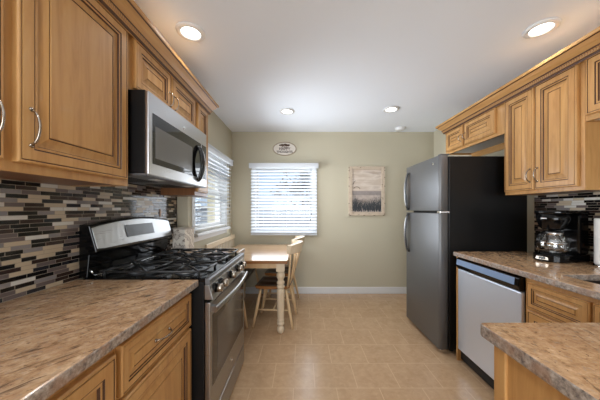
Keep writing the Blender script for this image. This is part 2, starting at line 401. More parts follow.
def cabinet(label, sgn, Xback, Xface, y0, y1, z0, z1, doors=(), drawers=(), toe=False, group=None, hollow=False, name='wall_cabinet'):
    """doors / drawers: (y0, y1, z0, z1, handle spec or None); Xface = plane of the face frame"""
    root = thing(name, label, 'cabinet', ((Xback+Xface)/2, (y0+y1)/2, z0), 0, group)
    b = bm_(); lo, hi = min(Xback, Xface), max(Xback, Xface)
    if hollow:
        box(b, *sorted((Xface, Xface-sgn*.02)), y0, y1, .105, z1); box(b, lo, hi, y0, y0+.016, .105, z1) if False else None
        xi = Xface-sgn*.02; a, c = sorted((Xback, xi))
        box(b, a, c, y0, y0+.016, .105, z1); box(b, a, c, y1-.016, y1, .105, z1); box(b, a, c, y0+.016, y1-.016, .105, .125)
        z0 = .105
    elif toe: box(b, lo, hi, y0, y1, .105, z1)
    else:
        # open recess under the bottom panel, behind the front rail
        rc = .022 if z0 > 1.9 else .006
        box(b, lo, hi, y0, y1, z0+rc, z1)
        box(b, *sorted((Xface, Xface-sgn*.02)), y0, y1, z0, z0+rc)
        xi = Xface-sgn*.02; a, c = sorted((Xback, xi))
        box(b, a, c, y0, y0+.016, z0, z0+rc); box(b, a, c, y1-.016, y1, z0, z0+rc)
        q = bm_(); box(q, a+(.0 if sgn > 0 else .001), c-.001, y0+.017, y1-.017, z0+rc-.004, z0+rc-.0002); part('bottom_panel', q, 'laminate' if z0 > 1.6 else 'wood_shaded', root)
        if z0 > 1.9: q = bm_(); box(q, Xback-.022, Xback, y0+.02, y1-.02, z0-.045, z0+.0175); part('hanging_rail', q, 'woody', root)
    part('body', b, 'wood_shaded' if y1-y0 < .27 and not toe else 'wood', root)
    if toe:
        b = bm_(); box(b, *sorted((Xback, Xface-sgn*.07)), y0+.001, y1-.001, 0, .105); part('toe_kick', b, 'blackm', root)
    for d in doors:
        b = bm_(); panel(b, sgn, Xface, *d[:4]); dd = part('door', b, ['wood', 'glaze'], root)
        if d[4]: pull(dd, sgn, Xface+sgn*.020, *d[4])
    for d in drawers:
        b = bm_(); panel(b, sgn, Xface, *d[:4], k=.62); dd = part('drawer', b, ['wood', 'glaze'], root)
        if d[4]: pull(dd, sgn, Xface+sgn*.020, *d[4])
    return root
XF = -.88
g = 'maple wall cabinets along the stove wall'
cabinet('tall maple wall cabinet with two raised panel doors, beside the microwave', 1, WL+.001, XF, .215, 1.238, 1.39, 2.19,
        [(.235, .709, 1.42, 2.158, (.683, 1.535, .115)), (.742, 1.214, 1.42, 2.158, (.778, 1.535, .115))])
cabinet('short two-door maple cabinet directly above the microwave', 1, WL+.001, XF, 1.240, 2.005, 1.885, 2.19,
        [(1.268, 1.614, 1.905, 2.158, (1.590, 1.985, .095)), (1.627, 1.985, 1.905, 2.158, (1.652, 1.985, .095))])
cabinet('narrow single-door maple wall cabinet between the microwave and the side window', 1, WL+.001, XF, 2.007, 2.266, 1.39, 2.19,
        [(2.03, 2.246, 1.42, 2.158, None)])
# left base run
BF = -.58
cabinet('maple base cabinet with tall doors, nearest the viewer under the long granite counter', 1, WL+.001, BF, .05, .752, 0, .878,
        [(.07, .400, .12, .838, None), (.410, .742, .12, .838, None)], toe=True, name='base_cabinet')
cabinet('maple base cabinet with a drawer over a door, beside the stove', 1, WL+.001, BF, .754, 1.257, 0, .878,
        [(.764, 1.243, .12, .672, None)], [(.764, 1.243, .688, .848, (.985, .772, .095, 'y'))], toe=True, name='base_cabinet')
cabinet('small maple base cabinet on the far side of the stove', 1, WL+.001, BF, 2.023, 2.262, 0, .878,
        [(2.035, 2.25, .12, .848, None)], toe=True, name='base_cabinet')
# right wall
RF = 1.685
cabinet('short maple cabinet hung above the refrigerator', -1, WR-.001, RF, 2.032, 2.863, 1.906, 2.19,
        [(2.545, 2.842, 1.932, 2.155, (2.570, 2.02, .07)), (2.120, 2.525, 1.932, 2.155, (2.500, 2.02, .07))])
cabinet('tall maple wall cabinet with two narrow doors above the coffee maker', -1, WR-.001, RF, 1.458, 2.030, 1.39, 2.19,
        [(1.766, 2.019, 1.415, 2.158, (1.790, 1.52, .095)), (1.487, 1.757, 1.415, 2.158, (1.733, 1.52, .095))])
cabinet('short maple cabinet over the sink, at the photo edge', -1, WR-.001, RF, .60, 1.456, 1.795, 2.19,
        [(1.035, 1.44, 1.825, 2.158, (1.06, 1.90, .095)), (.615, 1.02, 1.825, 2.158, (.99, 1.90, .095))])
RB = 1.33
cabinet('maple sink base cabinet with false drawers beside the dishwasher', -1, WR-.001, RB, .79, 1.455, 0, .878,
        [(1.118, 1.430, .12, .690, None), (.805, 1.106, .12, .690, None)], [(1.118, 1.430, .705, .850, None), (.805, 1.106, .705, .850, None)], toe=True, hollow=True, name='base_cabinet')
tag(obj('end_panel', bx(1.312, WR-.001, 2.064, 2.082, 0, .878), 'wood'), 'narrow upright maple panel between the refrigerator and the dishwasher', 'panel')

def crown(label, sgn, Xf, yn, yf, Xw):
    """cornice swept along the face and returned to the wall at its far end"""
    prof = [(0, 2.150, 0), (.006, 2.150, 0), (.010, 2.158, 1), (.010, 2.166, 1), (.014, 2.168, 0), (.016, 2.176, 2), (.022, 2.182, 2), (.022, 2.190, 1), (.020, 2.193, 1), (.026, 2.200, 0), (.040, 2.212, 0), (.056, 2.232, 0), (.062, 2.236, 1), (.066, 2.238, 0), (.068, 2.256, 0), (0, 2.256, 0)]
    b = bm_(); rings = []
    for q in prof:
        o_, z = q[0], q[1]
        rings.append([b.verts.new((Xf+sgn*o_, yn, z)), b.verts.new((Xf+sgn*o_, yf+o_, z)), b.verts.new((Xw, yf+o_, z))])
    n = len(prof)
    for i in range(n):
        A, B = rings[i], rings[(i+1) % n]
        for k in range(2): b.faces.new((A[k], A[k+1], B[k+1], B[k])).material_index = prof[(i+1) % n][2]
    b.faces.new([r[0] for r in rings]); b.faces.new([r[2] for r in rings])
    return tag(obj('crown_molding', b, ['woody', 'glaze', 'rope']), label, 'crown molding')
crown('maple crown molding with rope bead over the cabinets above the stove', 1, XF+.0212, .215, 2.267, WL+.002)
crown('maple crown molding over the cabinets above the refrigerator and coffee maker', -1, RF-.0212, .60, 2.864, WR-.002)

# ------------------------------------------------------------------ countertops
def slab(name, poly, z0, z1, top, label, holes=None, r=.006):
    b = bm_()
    A = [b.verts.new((x, y, z0)) for x, y in poly]; B = [b.verts.new((x, y, z1)) for x, y in poly]; n = len(poly)
    for k in range(n): b.faces.new((A[k], A[(k+1) % n], B[(k+1) % n], B[k])).material_index = 1
    b.faces.new(A[::-1]); b.faces.new(B)
    return tag(obj(name, b, [top, 'gedge'], bevel=r), label, 'countertop')
slab('countertop', [(WL+.002, .03), (-.53, .03), (-.53, 1.259), (WL+.002, 1.259)], .879, .914, 'granite', 'long brown granite countertop in front of the stove, under the tall wall cabinet')
slab('countertop', [(WL+.002, 2.021), (-.53, 2.021), (-.53, 2.264), (WL+.002, 2.264)], .879, .914, 'granite', 'small piece of granite countertop on the far side of the stove')
co = [(1.99-.002, .12), (1.99-.002, .785), (.564+.014, .785), (.564+.004, .781), (.564, .771), (.560, .12)]
slab('peninsula_countertop', co, .874, .914, 'granite2', 'brown granite peninsula countertop with a clipped corner, nearest the viewer', r=.005)
# counter with the sink cut-out
b = bm_(); xs = [1.29, 1.432, 1.86, WR-.009]; ys = [.788, .86, 1.352, 2.09]
V = {(i, j, k): b.verts.new((xs[i], ys[j], z)) for i in range(4) for j in range(4) for k, z in enumerate((.879, .914))}
for i in range(3):
    for j in range(3):
        if (i, j) == (1, 1): continue
        b.faces.new([V[i, j, 1], V[i+1, j, 1], V[i+1, j+1, 1], V[i, j+1, 1]]); b.faces.new([V[i, j, 0], V[i, j+1, 0], V[i+1, j+1, 0], V[i+1, j, 0]])
for i in range(3):
    for j in (0, 3): b.faces.new([V[i, j, 0], V[i+1, j, 0], V[i+1, j, 1], V[i, j, 1]]).material_index = 1
    for j in (0, 3): b.faces.new([V[j, i, 0], V[j, i+1, 0], V[j, i+1, 1], V[j, i, 1]]).material_index = 1
for e in (((1, 1), (2, 1)), ((2, 1), (2, 2)), ((2, 2), (1, 2)), ((1, 2), (1, 1))):
    (a, c), (d, e2) = e; b.faces.new([V[a, c, 0], V[d, e2, 0], V[d, e2, 1], V[a, c, 1]]).material_index = 1
tag(obj('countertop', b, ['granite2', 'gedge'], bevel=.005), 'granite countertop with the sink, above the dishwasher', 'countertop')
t = thing('kitchen_sink', 'dark undermount sink sunk into the granite beside the coffee maker', 'sink', (1.65, 1.09, .70))
b = bm_(); X0, X1, Y0, Y1, zt, zb = 1.426, 1.866, .854, 1.358, .8785, .70
def quadring(b, r0, r1):
    for k in range(4): b.faces.new((r0[k], r0[(k+1) % 4], r1[(k+1) % 4], r1[k]))
def rect(b, i, z): return [b.verts.new(p) for p in ((X0+i, Y0+i, z), (X1-i, Y0+i, z), (X1-i, Y1-i, z), (X0+i, Y1-i, z))]
r = [rect(b, i, z) for i, z in ((-.012, zt), (.006, zt), (.012, zb+.012), (.025, zb), )]
ro = [rect(b, i, z) for i, z in ((-.012, zt-.004), (.003, zt-.006), (.009, zb+.008), (.022, zb-.004))]
for a, c in zip(r, r[1:]): quadring(b, a, c)
for a, c in zip(ro, ro[1:]): quadring(b, a, c)
quadring(b, r[0], ro[0]); b.faces.new(r[-1]); b.faces.new(ro[-1])
part('basin', b, 'sink', t, .002)
b = bm_(); lathe(b, [(.04, zb+.0005), (.04, zb+.003), (.03, zb+.004), (.012, zb+.002)], 1.65, 1.09); part('drain', b, 'steel', t)

# peninsula cabinet
t = thing('peninsula_cabinet', 'plain maple panelled cabinet carrying the granite peninsula', 'cabinet', (1.2, .45, 0))
part('body', bx(.610, 1.98, .16, .745, 0, .873), 'wood', t)
part('side_panel', bx(.600, .610, .20, .715, .02, .873), 'wood', t)
part('corner_post', bx(.592, .640, .715, .757, 0, .873), 'wood', t, .003)

# ------------------------------------------------------------------ stove
RY0, RY1 = 1.264, 2.016
t = thing('gas_stove', 'stainless and black gas stove between the two granite counters', 'stove', (-.82, 1.64, 0))
b = bm_(); box(b, -1.13, -.505, RY0, RY1, .02, .898)
for x in (-1.08, -.56):
    for y in (RY0+.05, RY1-.05): lathe(b, [(.02, 0), (.02, .02)], x, y, 10)
part('body', b, 'black_case', t, .003)
b = bm_(); box(b, -1.13, -.497, RY0-.001, RY1+.001, .899, .917); part('cooktop', b, 'black', t, .004)
b = bm_(); prism(b, [(-.500, .9165), (-.482, .9165), (-.476, .910), (-.474, .884), (-.500, .884)], RY0-.001, RY1+.001); part('front_edge', b, 'steel_dark', t, .002)
b = bm_(); prism(b, [(-.504, .882), (-.480, .882), (-.458, .806), (-.504, .806)], RY0, RY1); cp = part('control_panel', b, 'steel', t, .003)
for y in (1.335, 1.425, 1.60, 1.775, 1.885):
    b = bm_(); z = .847; X = -.472
    lathe(b, [(.030, 0), (.030, .004), (.026, .006)], y, z, 20, axis='x', base=X+.002)
    lathe(b, [(.0245, .006), (.022, .034), (.020, .037), (.004, .037)], y, z, 20, mi=1, axis='x', base=X+.002)
    box(b, X+.036, X+.043, y-.004, y+.004, z-.017, z+.017, 1)
    part('knob', b, ['black', 'nickel'], cp)
b = bm_(); box(b, -.504, -.475, RY0+.002, RY1-.002, .178, .792); dr = part('oven_door', b, 'steel', t, .006)
part('oven_window', bx(-.476, -.4738, 1.300, 1.972, .335, .716), 'glassblk', dr, .001)
part('inner_window', bx(-.4742, -.4732, 1.375, 1.90, .385, .670), 'screen', dr)
b = bm_()
for i in range(26):
    y = 1.335+i*.0235; box(b, -.496, -.4738, y, y+.013, .779, .7825)
part('vent_slots', b, 'black', dr)
b = bm_(); pts = []
for i in range(21):
    u = i/20; y = RY0+.012+u*(RY1-RY0-.024); pts.append((-.452+.022*math.sin(PI*u), y, .752))
tube(b, pts, .013, 10, flat=(1.35, .8))
for y in (RY0+.03, RY1-.03): box(b, -.476, -.448, y-.014, y+.014, .740, .766)
part('door_handle', b, 'steel', dr, label='bowed brushed steel door handle')
b = bm_(); lathe(b, [(.013, 0), (.013, .0015), (.010, .002), (.002, .002)], 1.655, .262, 20, axis='x', base=-.4745); part('emblem', b, 'chrome', dr, label='small round emblem on the oven door')
part('storage_drawer', bx(-.504, -.476, RY0+.002, RY1-.002, .03, .166), 'steel', t, .005)
# back guard
b = bm_(); ny = 16
def gz(u): return 1.194+.030*math.sin(PI*u)
profs = []
for i in range(ny+1):
    u = i/ny; y = RY0+.004+u*(RY1-RY0-.008); zt = gz(u)
    profs.append([b.verts.new(p) for p in ((-1.155, y, .9175), (-1.112, y, .9175), (-1.100, y, 1.035), (-1.065, y, 1.050), (-1.065, y, 1.062), (-1.101, y, zt-.006), (-1.112, y, zt), (-1.155, y, zt))])
for A, B in zip(profs, profs[1:]):
    for k in range(8): f = b.faces.new((A[k], A[(k+1) % 8], B[(k+1) % 8], B[k])); f.smooth = False
b.faces.new(profs[0]); b.faces.new(profs[-1]); bgd = part('back_guard', b, 'black', t, .004)
b = bm_(); P = []
for i in range(ny+1):
    u = i/ny; y = RY0+.010+u*(RY1-RY0-.020); zt = gz(u)-.014; e = .004*(max(0, abs(u-.5)*2-.94)/.06)
    z0_, z1_ = 1.066+e, zt-e
    f0 = (z0_-1.062)/(gz(u)-.006-1.062); f1 = (z1_-1.062)/(gz(u)-.006-1.062)
    P.append([b.verts.new((-1.065-.036*f+o_, y, z)) for (f, z, o_) in ((f0, z0_, .0005), (f0, z0_, .005), (f1, z1_, .005), (f1, z1_, .0005))])
for A, B in zip(P, P[1:]):
    for k in range(4): b.faces.new((A[k], A[(k+1) % 4], B[(k+1) % 4], B[k]))
b.faces.new(P[0]); b.faces.new(P[-1]); part('steel_face', b, 'steel', bgd, .001)
b = bm_()
def fx(z): return -1.065-.036*(z-1.062)/.148+.0062
prism(b, [(fx(1.105), 1.105), (fx(1.105)+.003, 1.105), (fx(1.178)+.003, 1.178), (fx(1.178), 1.178)], 1.50, 1.775); part('display', b, 'display', bgd, .001)
b = bm_(); tube(b, [(-1.106, RY0+.02, .955), (-1.102, RY0+.03, .926), (-1.100, RY0+.05, .922), (-1.100, RY1-.05, .922), (-1.102, RY1-.03, .926), (-1.106, RY1-.02, .955)], .003, 6); part('chrome_trim', b, 'chrome', bgd)
# burners and grates
for i, (x, y, r) in enumerate(((-.94, 1.40, .034), (-.66, 1.40, .045), (-.80, 1.64, .04), (-.94, 1.88, .03), (-.66, 1.88, .048))):
    b = bm_(); lathe(b, [(r*1.35, .9172), (r*1.3, .923), (r, .926), (r*.98, .932)], x, y, 20, mi=1); lathe(b, [(r*.95, .932), (r*.97, .938), (r*.6, .941), (.002, .9415)], x, y, 20)
    part('burner', b, ['iron', 'steel_dark'], t)
for gy0, gy1 in ((1.280, 1.517), (1.522, 1.758), (1.763, 2.000)):
    b = bm_(); gx0, gx1 = -1.055, -.520; z = .952; q = .0055
    def bar(p0, p1, r=.0055, z0=z, z1=z): tube(b, [(p0[0], p0[1], z0), ((p0[0]+p1[0])/2, (p0[1]+p1[1])/2, max(z0, z1)), (p1[0], p1[1], z1)], r, 6)
    gm = (gy0+gy1)/2; e = .03
    loop = [(gx0+e, gy0), (gx1-e, gy0), (gx1, gy0+e), (gx1, gy1-e), (gx1-e, gy1), (gx0+e, gy1), (gx0, gy1-e), (gx0, gy0+e), (gx0+e, gy0)]
    tube(b, [(p[0], p[1], z-.004) for p in loop], .006, 6, caps=False)
    cen = [(-.94, gm), (-.66, gm)] if gm < 1.55 or gm > 1.75 else [(-.80, gm)]
    for cx, cy in cen:
        L = .12 if len(cen) == 2 else .24
        for k in range(4):
            a = PI/4+k*PI/2; bar((cx+.022*math.cos(a), cy+.022*math.sin(a)), (cx+.155*math.cos(a)*1.0 if abs(math.cos(a)) > 2 else cx+.117*math.copysign(1, math.cos(a)), cy+.117*math.copysign(1, math.sin(a))), .0055, z+.004, z-.003)
        bar((cx, cy-.117), (cx, cy-.03), .0055, z-.003, z+.004); bar((cx, cy+.03), (cx, cy+.117), .0055, z+.004, z-.003)
        bar((cx-.135, cy), (cx-.03, cy), .0055, z-.002, z+.004); bar((cx+.03, cy), (cx+.135, cy), .0055, z+.004, z-.002)
    bar((-.80, gy0), (-.80, gy1)) if len(cen) == 2 else None
    for x in (gx0+.02, gx1-.02):
        for y in (gy0+.002, gy1-.002): tube(b, [(x, y, z-.004), (x, y, .9175)], .006, 6)
    part('grate', b, 'iron', t)

# microwave
t = thing('microwave', 'stainless over-the-range microwave hung above the stove', 'microwave', (-.95, 1.62, 1.45))
MX = -.800
part('body', bx(-1.155, MX, 1.246, 2.002, 1.462, 1.884), 'black_case', t, .002)
b = bm_(); box(b, MX, -.780, 1.246, 2.002, 1.452, 1.880); mf = part('front', b, 'steel_mw', t, .005)
part('door_window', bx(-.7805, -.7785, 1.278, 1.890, 1.512, 1.778), 'glassblk', mf, .001)
part('window_screen', bx(-.7788, -.7778, 1.300, 1.74, 1.545, 1.715), 'mwscreen', mf)
part('control_panel', bx(-.7805, -.7785, 1.905, 1.988, 1.512, 1.778), 'display', mf, .001)
b = bm_(); pts = [(-.781+.040*math.sin(PI*i/14)**.6, 1.845, 1.485+i/14*.265) for i in range(15)]
tube(b, pts, .011, 10, flat=(.9, 1.3)); tube(b, [(-.779+.035*math.sin(PI*i/14)**.6, 1.815, 1.49+i/14*.255) for i in range(15)], .009, 8); part('door_handle', b, 'glassblk', mf, label='bowed black door handle')
b = bm_(); tube(b, [(-.778+.040*math.sin(PI*i/14)**.6, 1.862, 1.492+i/14*.25) for i in range(15)], .006, 8); part('handle_trim', b, 'chrome', mf)
b = bm_(); lathe(b, [(.012, 0), (.012, .0015), (.009, .002), (.002, .002)], 1.62, 1.812, 20, axis='x', base=-.780); part('emblem', b, 'chrome', mf, label='small round emblem on the microwave')
b = bm_(); box(b, -1.14, -.79, 1.255, 1.993, 1.446, 1.4615)
part('vent_base', b, 'steel_dark', t, .002)
for q0 in (1.32, 1.69):
    b = bm_()
    for i in range(14): box(b, -1.08+i*.012, -1.073+i*.012, q0, q0+.24, 1.4445, 1.4462)
    part('vent_grille', b, 'blackm', t)
for y in (1.40, 1.80): part('task_light', bx(-.88, -.83, y, y+.09, 1.4448, 1.4462), 'white', t)

# tissue box on the small counter
def swirl():
    x = NT('swirl_pattern'); v = x.coord(); d = x.noise(v, 9, 2, .5, 2.5)
    wv = x.n('ShaderNodeTexWave', wave_type='RINGS'); x.l(v, wv.inputs[0]); wv.inputs['Scale'].default_value = 7; wv.inputs['Distortion'].default_value = 7; wv.inputs['Detail Scale'].default_value = 2.2
    return x.set(x.ramp(wv.outputs['Fac'], [(.3, lin(236, 228, 216)), (.55, lin(206, 194, 180)), (.66, lin(120, 100, 88)), (.78, lin(214, 204, 192))]), .4)
t = thing('tissue_box', 'square patterned box with brown swirls standing behind the stove grates', 'box', (-1.02, 2.11, .9145), 0)
b = bm_(); box(b, -.06, .06, -.06, .06, 0, .19); part('body', b, swirl(), t, .003, local=True)
b = bm_()
for a in ((-.064, .064, -.064, -.030), (-.064, .064, .030, .064), (-.064, -.035, -.030, .030), (.035, .064, -.030, .030)): box(b, *a, .1905, .200)
part('lid', b, plain('box_rim', (190, 180, 168), .4), t, local=True)
t.rotation_euler.z = math.radians(-14)
tag(obj('outlet_cover', bx(WL+.0085, WL+.013, 1.985, 2.005, 1.215, 1.275), plain('bronze', (120, 92, 68), .4, .6)), 'small bronze outlet cover on the tiles above the stove back guard', 'outlet')

# ------------------------------------------------------------------ refrigerator
t = thing('refrigerator', 'tall stainless top-freezer refrigerator with black sides beside the dishwasher', 'refrigerator', (1.6, 2.5, 0))
FY0, FY1 = 2.158, 2.842
b = bm_(); box(b, 1.292, 1.986, FY0, FY1, .035, 1.742)
part('body', b, 'fridge_side', t, .006)
b = bm_()
b.free()
for x in (1.35, 1.92):
    for y in (FY0+.06, FY1-.06): b = bm_(); lathe(b, [(.022, 0), (.022, .034)], x, y, 12); part('foot', b, 'blackm', t)
b = bm_(); box(b, 1.24, 1.291, FY0+.02, FY1-.02, .012, .034); part('base_grille', b, 'blackm', t)
def fdoor(z0, z1):
    pl = []; R = .030
    for a in range(7): th = a/6*PI/2; pl.append((1.206+R-R*math.cos(th)+0, FY0+R-R*math.sin(th))) if False else None
    pts = [(1.286, FY0), ]
    for a in range(7): th = PI/2*a/6; pts.append((1.206+R-R*math.sin(th), FY0+R*.55-R*.55*math.cos(th)))
    for a in range(7): th = PI/2*a/6; pts.append((1.206+R-R*math.cos(th), FY1-R*.55+R*.55*math.sin(th)))
    pts.append((1.286, FY1))
    b = bm_(); prism(b, pts, z0, z1, 'z')
    for f in b.faces:
        if len(f.verts) == 4: f.smooth = True
    d = part('door', b, 'steel_dark', t, .004); return d
d1 = fdoor(1.258, 1.750); d2 = fdoor(.036, 1.238)
def fhandle(d, z0, z1):
    b = bm_(); n = 16; pts = []
    for i in range(n+1):
        u = i/n; pts.append((1.200-.036*math.sin(PI*u)**.6, FY1-.075, z0+(z1-z0)*u))
    tube(b, pts, [.017 if 0 < i < n else .019 for i in range(n+1)], 10, flat=(.55, 1.5))
    hh = part('handle', b, 'handle_dark', d)
    b = bm_(); tube(b, [(p[0]-.009, p[1]-.004, p[2]) for p in pts[1:-1]], .006, 6); part('bright_edge', b, 'steel', hh)
fhandle(d1, 1.27, 1.68); fhandle(d2, .80, 1.225)
b = bm_(); lathe(b, [(.012, 0), (.012, -.0015), (.009, -.002), (.002, -.002)], 2.255, 1.690, 20, axis='x', base=1.2058); part('emblem', b, 'chrome', d1, label='small round emblem on the freezer door')
b = bm_(); box(b, 1.222, 1.300, FY0+.002, FY0+.05, 1.7515, 1.764); part('top_hinge', b, 'steel_dark', t, .003)
b = bm_(); box(b, 1.216, 1.30, FY0-.004, FY0+.05, 1.2385, 1.2575); part('middle_hinge', b, 'chrome', t, .003)
b = bm_(); box(b, 1.225, 1.285, FY0+.004, FY0+.05, .012, .0355); part('bottom_hinge', b, 'chrome', t, .003)

# ------------------------------------------------------------------ dishwasher
t = thing('dishwasher', 'stainless dishwasher with a black control strip under the granite counter', 'dishwasher', (1.6, 1.76, 0))
DY0, DY1 = 1.462, 2.060
part('body', bx(1.335, 1.93, DY0+.003, DY1-.003, .02, .870), 'blackm', t)
part('door_panel', bx(1.310, 1.334, DY0, DY1, .105, .775), 'steel_dw', t, .005)
b = bm_(); prism(b, [(1.334, .870), (1.312, .870), (1.296, .860), (1.292, .812), (1.304, .782), (1.334, .779)], DY0, DY1); cs = part('control_strip', b, 'black', t, .003)
b = bm_(); prism(b, [(1.2950, .855), (1.2945, .858), (1.2905, .815), (1.2915, .814)], DY0+.03, DY1-.012); part('sheen_panel', b, plain('blue_sheen_panel', (140, 164, 200), .2, .2), cs)  # blue-grey reflection on the control strip, put into this panel's colour
part('toe_panel', bx(1.355, 1.375, DY0, DY1, 0.0, .10), 'blackm', t)

# ------------------------------------------------------------------ coffee maker
t = thing('coffee_maker', 'black drip coffee maker with a glass carafe on the granite counter', 'coffee maker', (1.822, 1.735, .9145), math.radians(-76))
# local: front is -y
def rbox(x0, x1, y0, y1, z0, z1): return bx(x0, x1, y0, y1, z0, z1)
b = bm_()
ol = [(-.095, .13), (-.095, -.08)]+[(-.095*math.cos(a*PI/10), -.08-.085*math.sin(a*PI/10)) for a in range(1, 10)]+[(.095, -.08), (.095, .13)]
prism(b, ol, 0, .05, 'z'); part('base', b, 'black', t, .006, local=True)
b = bm_(); lathe(b, [(.062, .0505), (.062, .0535), (.05, .0545), (.004, .0545)], 0, -.065, 28); part('hot_plate', b, 'blackm', t, local=True)
part('tower', bx(-.092, .092, .035, .128, .0505, .325), 'black', t, .012, local=True)
b = bm_(); prism(b, [(-.095, .13), (-.095, -.07)]+[(-.095*math.cos(a*PI/10), -.07-.085*math.sin(a*PI/10)) for a in range(1, 10)]+[(.095, -.07), (.095, .13)], .3255, .352, 'z'); part('lid', b, 'black', t, .010, local=True)
b = bm_(); lathe(b, [(.052, .216), (.068, .232), (.086, .285), (.088, .325)], 0, -.064, 28); part('filter_basket', b, 'black', t, local=True)
b = bm_(); box(b, -.016, .016, -.1526, -.1505, .294, .300); part('brand_plate', b, 'white', t, local=True)
b = bm_(); prism(b, [(-.038, .014), (.038, .014), (.032, .034), (-.032, .034)], -.1685, -.1645, 'y'); cpn = part('switch_panel', b, 'nickel', t, local=True)
b = bm_(); box(b, -.018, .018, -.172, -.169, .017, .032); part('switch', b, 'black', t, .002, local=True)
b = bm_()
for i in range(9): box(b, -.0945, -.0922, .085, .097, .10+i*.022, .108+i*.022)
part('water_gauge', b, 'display', t, local=True)
t2 = thing('carafe', 'round glass coffee carafe with a black handle standing in the coffee maker', 'carafe', (1.822, 1.735, .9145), math.radians(-76))
cgl = NT('carafe_glass'); cgl.p.inputs['Transmission Weight'].default_value = 1; cgl.p.inputs['IOR'].default_value = 1.5; cgl.set((.95, .95, .94, 1), .04, coat=1)
b = bm_(); lathe(b, [(.056, .056), (.080, .066), (.087, .095), (.083, .130), (.064, .176), (.056, .188), (.0535, .188), (.061, .176), (.080, .130), (.084, .095), (.077, .070), (.054, .060)], 0, -.070, 32); part('glass_body', b, cgl.m, t2, local=True)
b = bm_(); lathe(b, [(.0575, .182), (.0605, .182), (.0605, .198), (.056, .201)], 0, -.070, 32); lathe(b, [(.054, .199), (.045, .210), (.01, .214)], 0, -.070, 24, mi=1); part('collar', b, ['chrome', 'black'], t2, local=True)
b = bm_(); lathe(b, [(.0848, .122), (.0862, .122), (.0838, .136), (.0824, .136)], 0, -.070, 32); part('steel_band', b, 'chrome', t2, local=True)
b = bm_(); tube(b, [(0, -.130, .191), (0, -.168, .197), (0, -.196, .180), (0, -.205, .148), (0, -.197, .112), (0, -.178, .092), (0, -.158, .090)], .0085, 8, flat=(1, 1.4)); part('handle', b, 'black', t2, local=True)

# paper towels
t = thing('paper_towel_roll', 'white paper towel roll on a steel stand beside the sink', 'paper towels', (1.914, 1.535, .9145))
b = bm_(); lathe(b, [(.062, 0), (.062, .006), (.054, .012), (.01, .013)], 0, 0, 28); tube(b, [(0, 0, .012), (0, 0, .325)], .006, 8); part('stand', b, 'chrome', t, local=True)
b = bm_(); lathe(b, [(.018, .014), (.054, .014), (.0555, .02), (.0555, .296), (.054, .302), (.018, .302), (.018, .014)], 0, 0, 36); part('roll', b, 'paper', t, local=True)

# ------------------------------------------------------------------ ceiling
def downlight(x, y, label):
    t = thing('recessed_light', label, 'ceiling light', (x, y, H), 0, None)
    b = bm_()
    pr = [(.060, -.001), (.060, -.012), (.075, -.014), (.088, -.010), (.090, -.001)]
    lathe_ring(b, pr); part('trim_ring', b, 'white', t, local=True)
    b = bm_(); lathe(b, [(.059, -.002), (.059, -.006), (.03, -.009), (.002, -.010)], 0, 0, 28); part('lens', b, LENS, t, local=True)
    lo = light('lamp', 'AREA', (0, 0, -.016), (0, 0, 0), LAMP_W, (.97, .98, 1.0), .11); lo.data.spread = math.radians(128); lo.parent = t
def lathe_ring(b, pr, n=32):
    rings = [[b.verts.new((r*math.cos(2*PI*k/n), r*math.sin(2*PI*k/n), z)) for k in range(n)] for r, z in pr]
    for i in range(len(pr)):
        A, B = rings[i], rings[(i+1) % len(pr)]
        for k in range(n): b.faces.new((A[k], A[(k+1) % n], B[(k+1) % n], B[k])).smooth = True
LENS = emit('lit_lens', (255, 248, 238), 6)
downlight(-.73, 1.61, 'round recessed ceiling light above the stove')
downlight(-.178, 2.91, 'round recessed ceiling light above the dining chairs, in front of the oval sign')
downlight(1.036, 2.85, 'round recessed ceiling light in front of the refrigerator, near the smoke detector')
downlight(1.537, 1.575, 'round recessed ceiling light nearest the cabinets above the coffee maker')
for x, y, l in ((-.5, .1, 'added unseen ceiling light behind the viewer on the stove side'), (1.2, .1, 'added unseen ceiling light behind the viewer on the sink side')): downlight(x, y, l)  # two unseen lamps added to light the near end of the room
t = thing('smoke_detector', 'small white round smoke detector on the ceiling near the back wall', 'smoke detector', (1.41, 3.52, H))
b = bm_(); lathe(b, [(.065, -.001), (.065, -.012), (.058, -.032), (.045, -.038), (.002, -.038)], 0, 0, 28); part('body', b, 'white', t, local=True)
b = bm_(); lathe(b, [(.075, -.0005), (.075, -.008), (.066, -.009)], 0, 0, 28); part('base_ring', b, 'white', t, local=True)

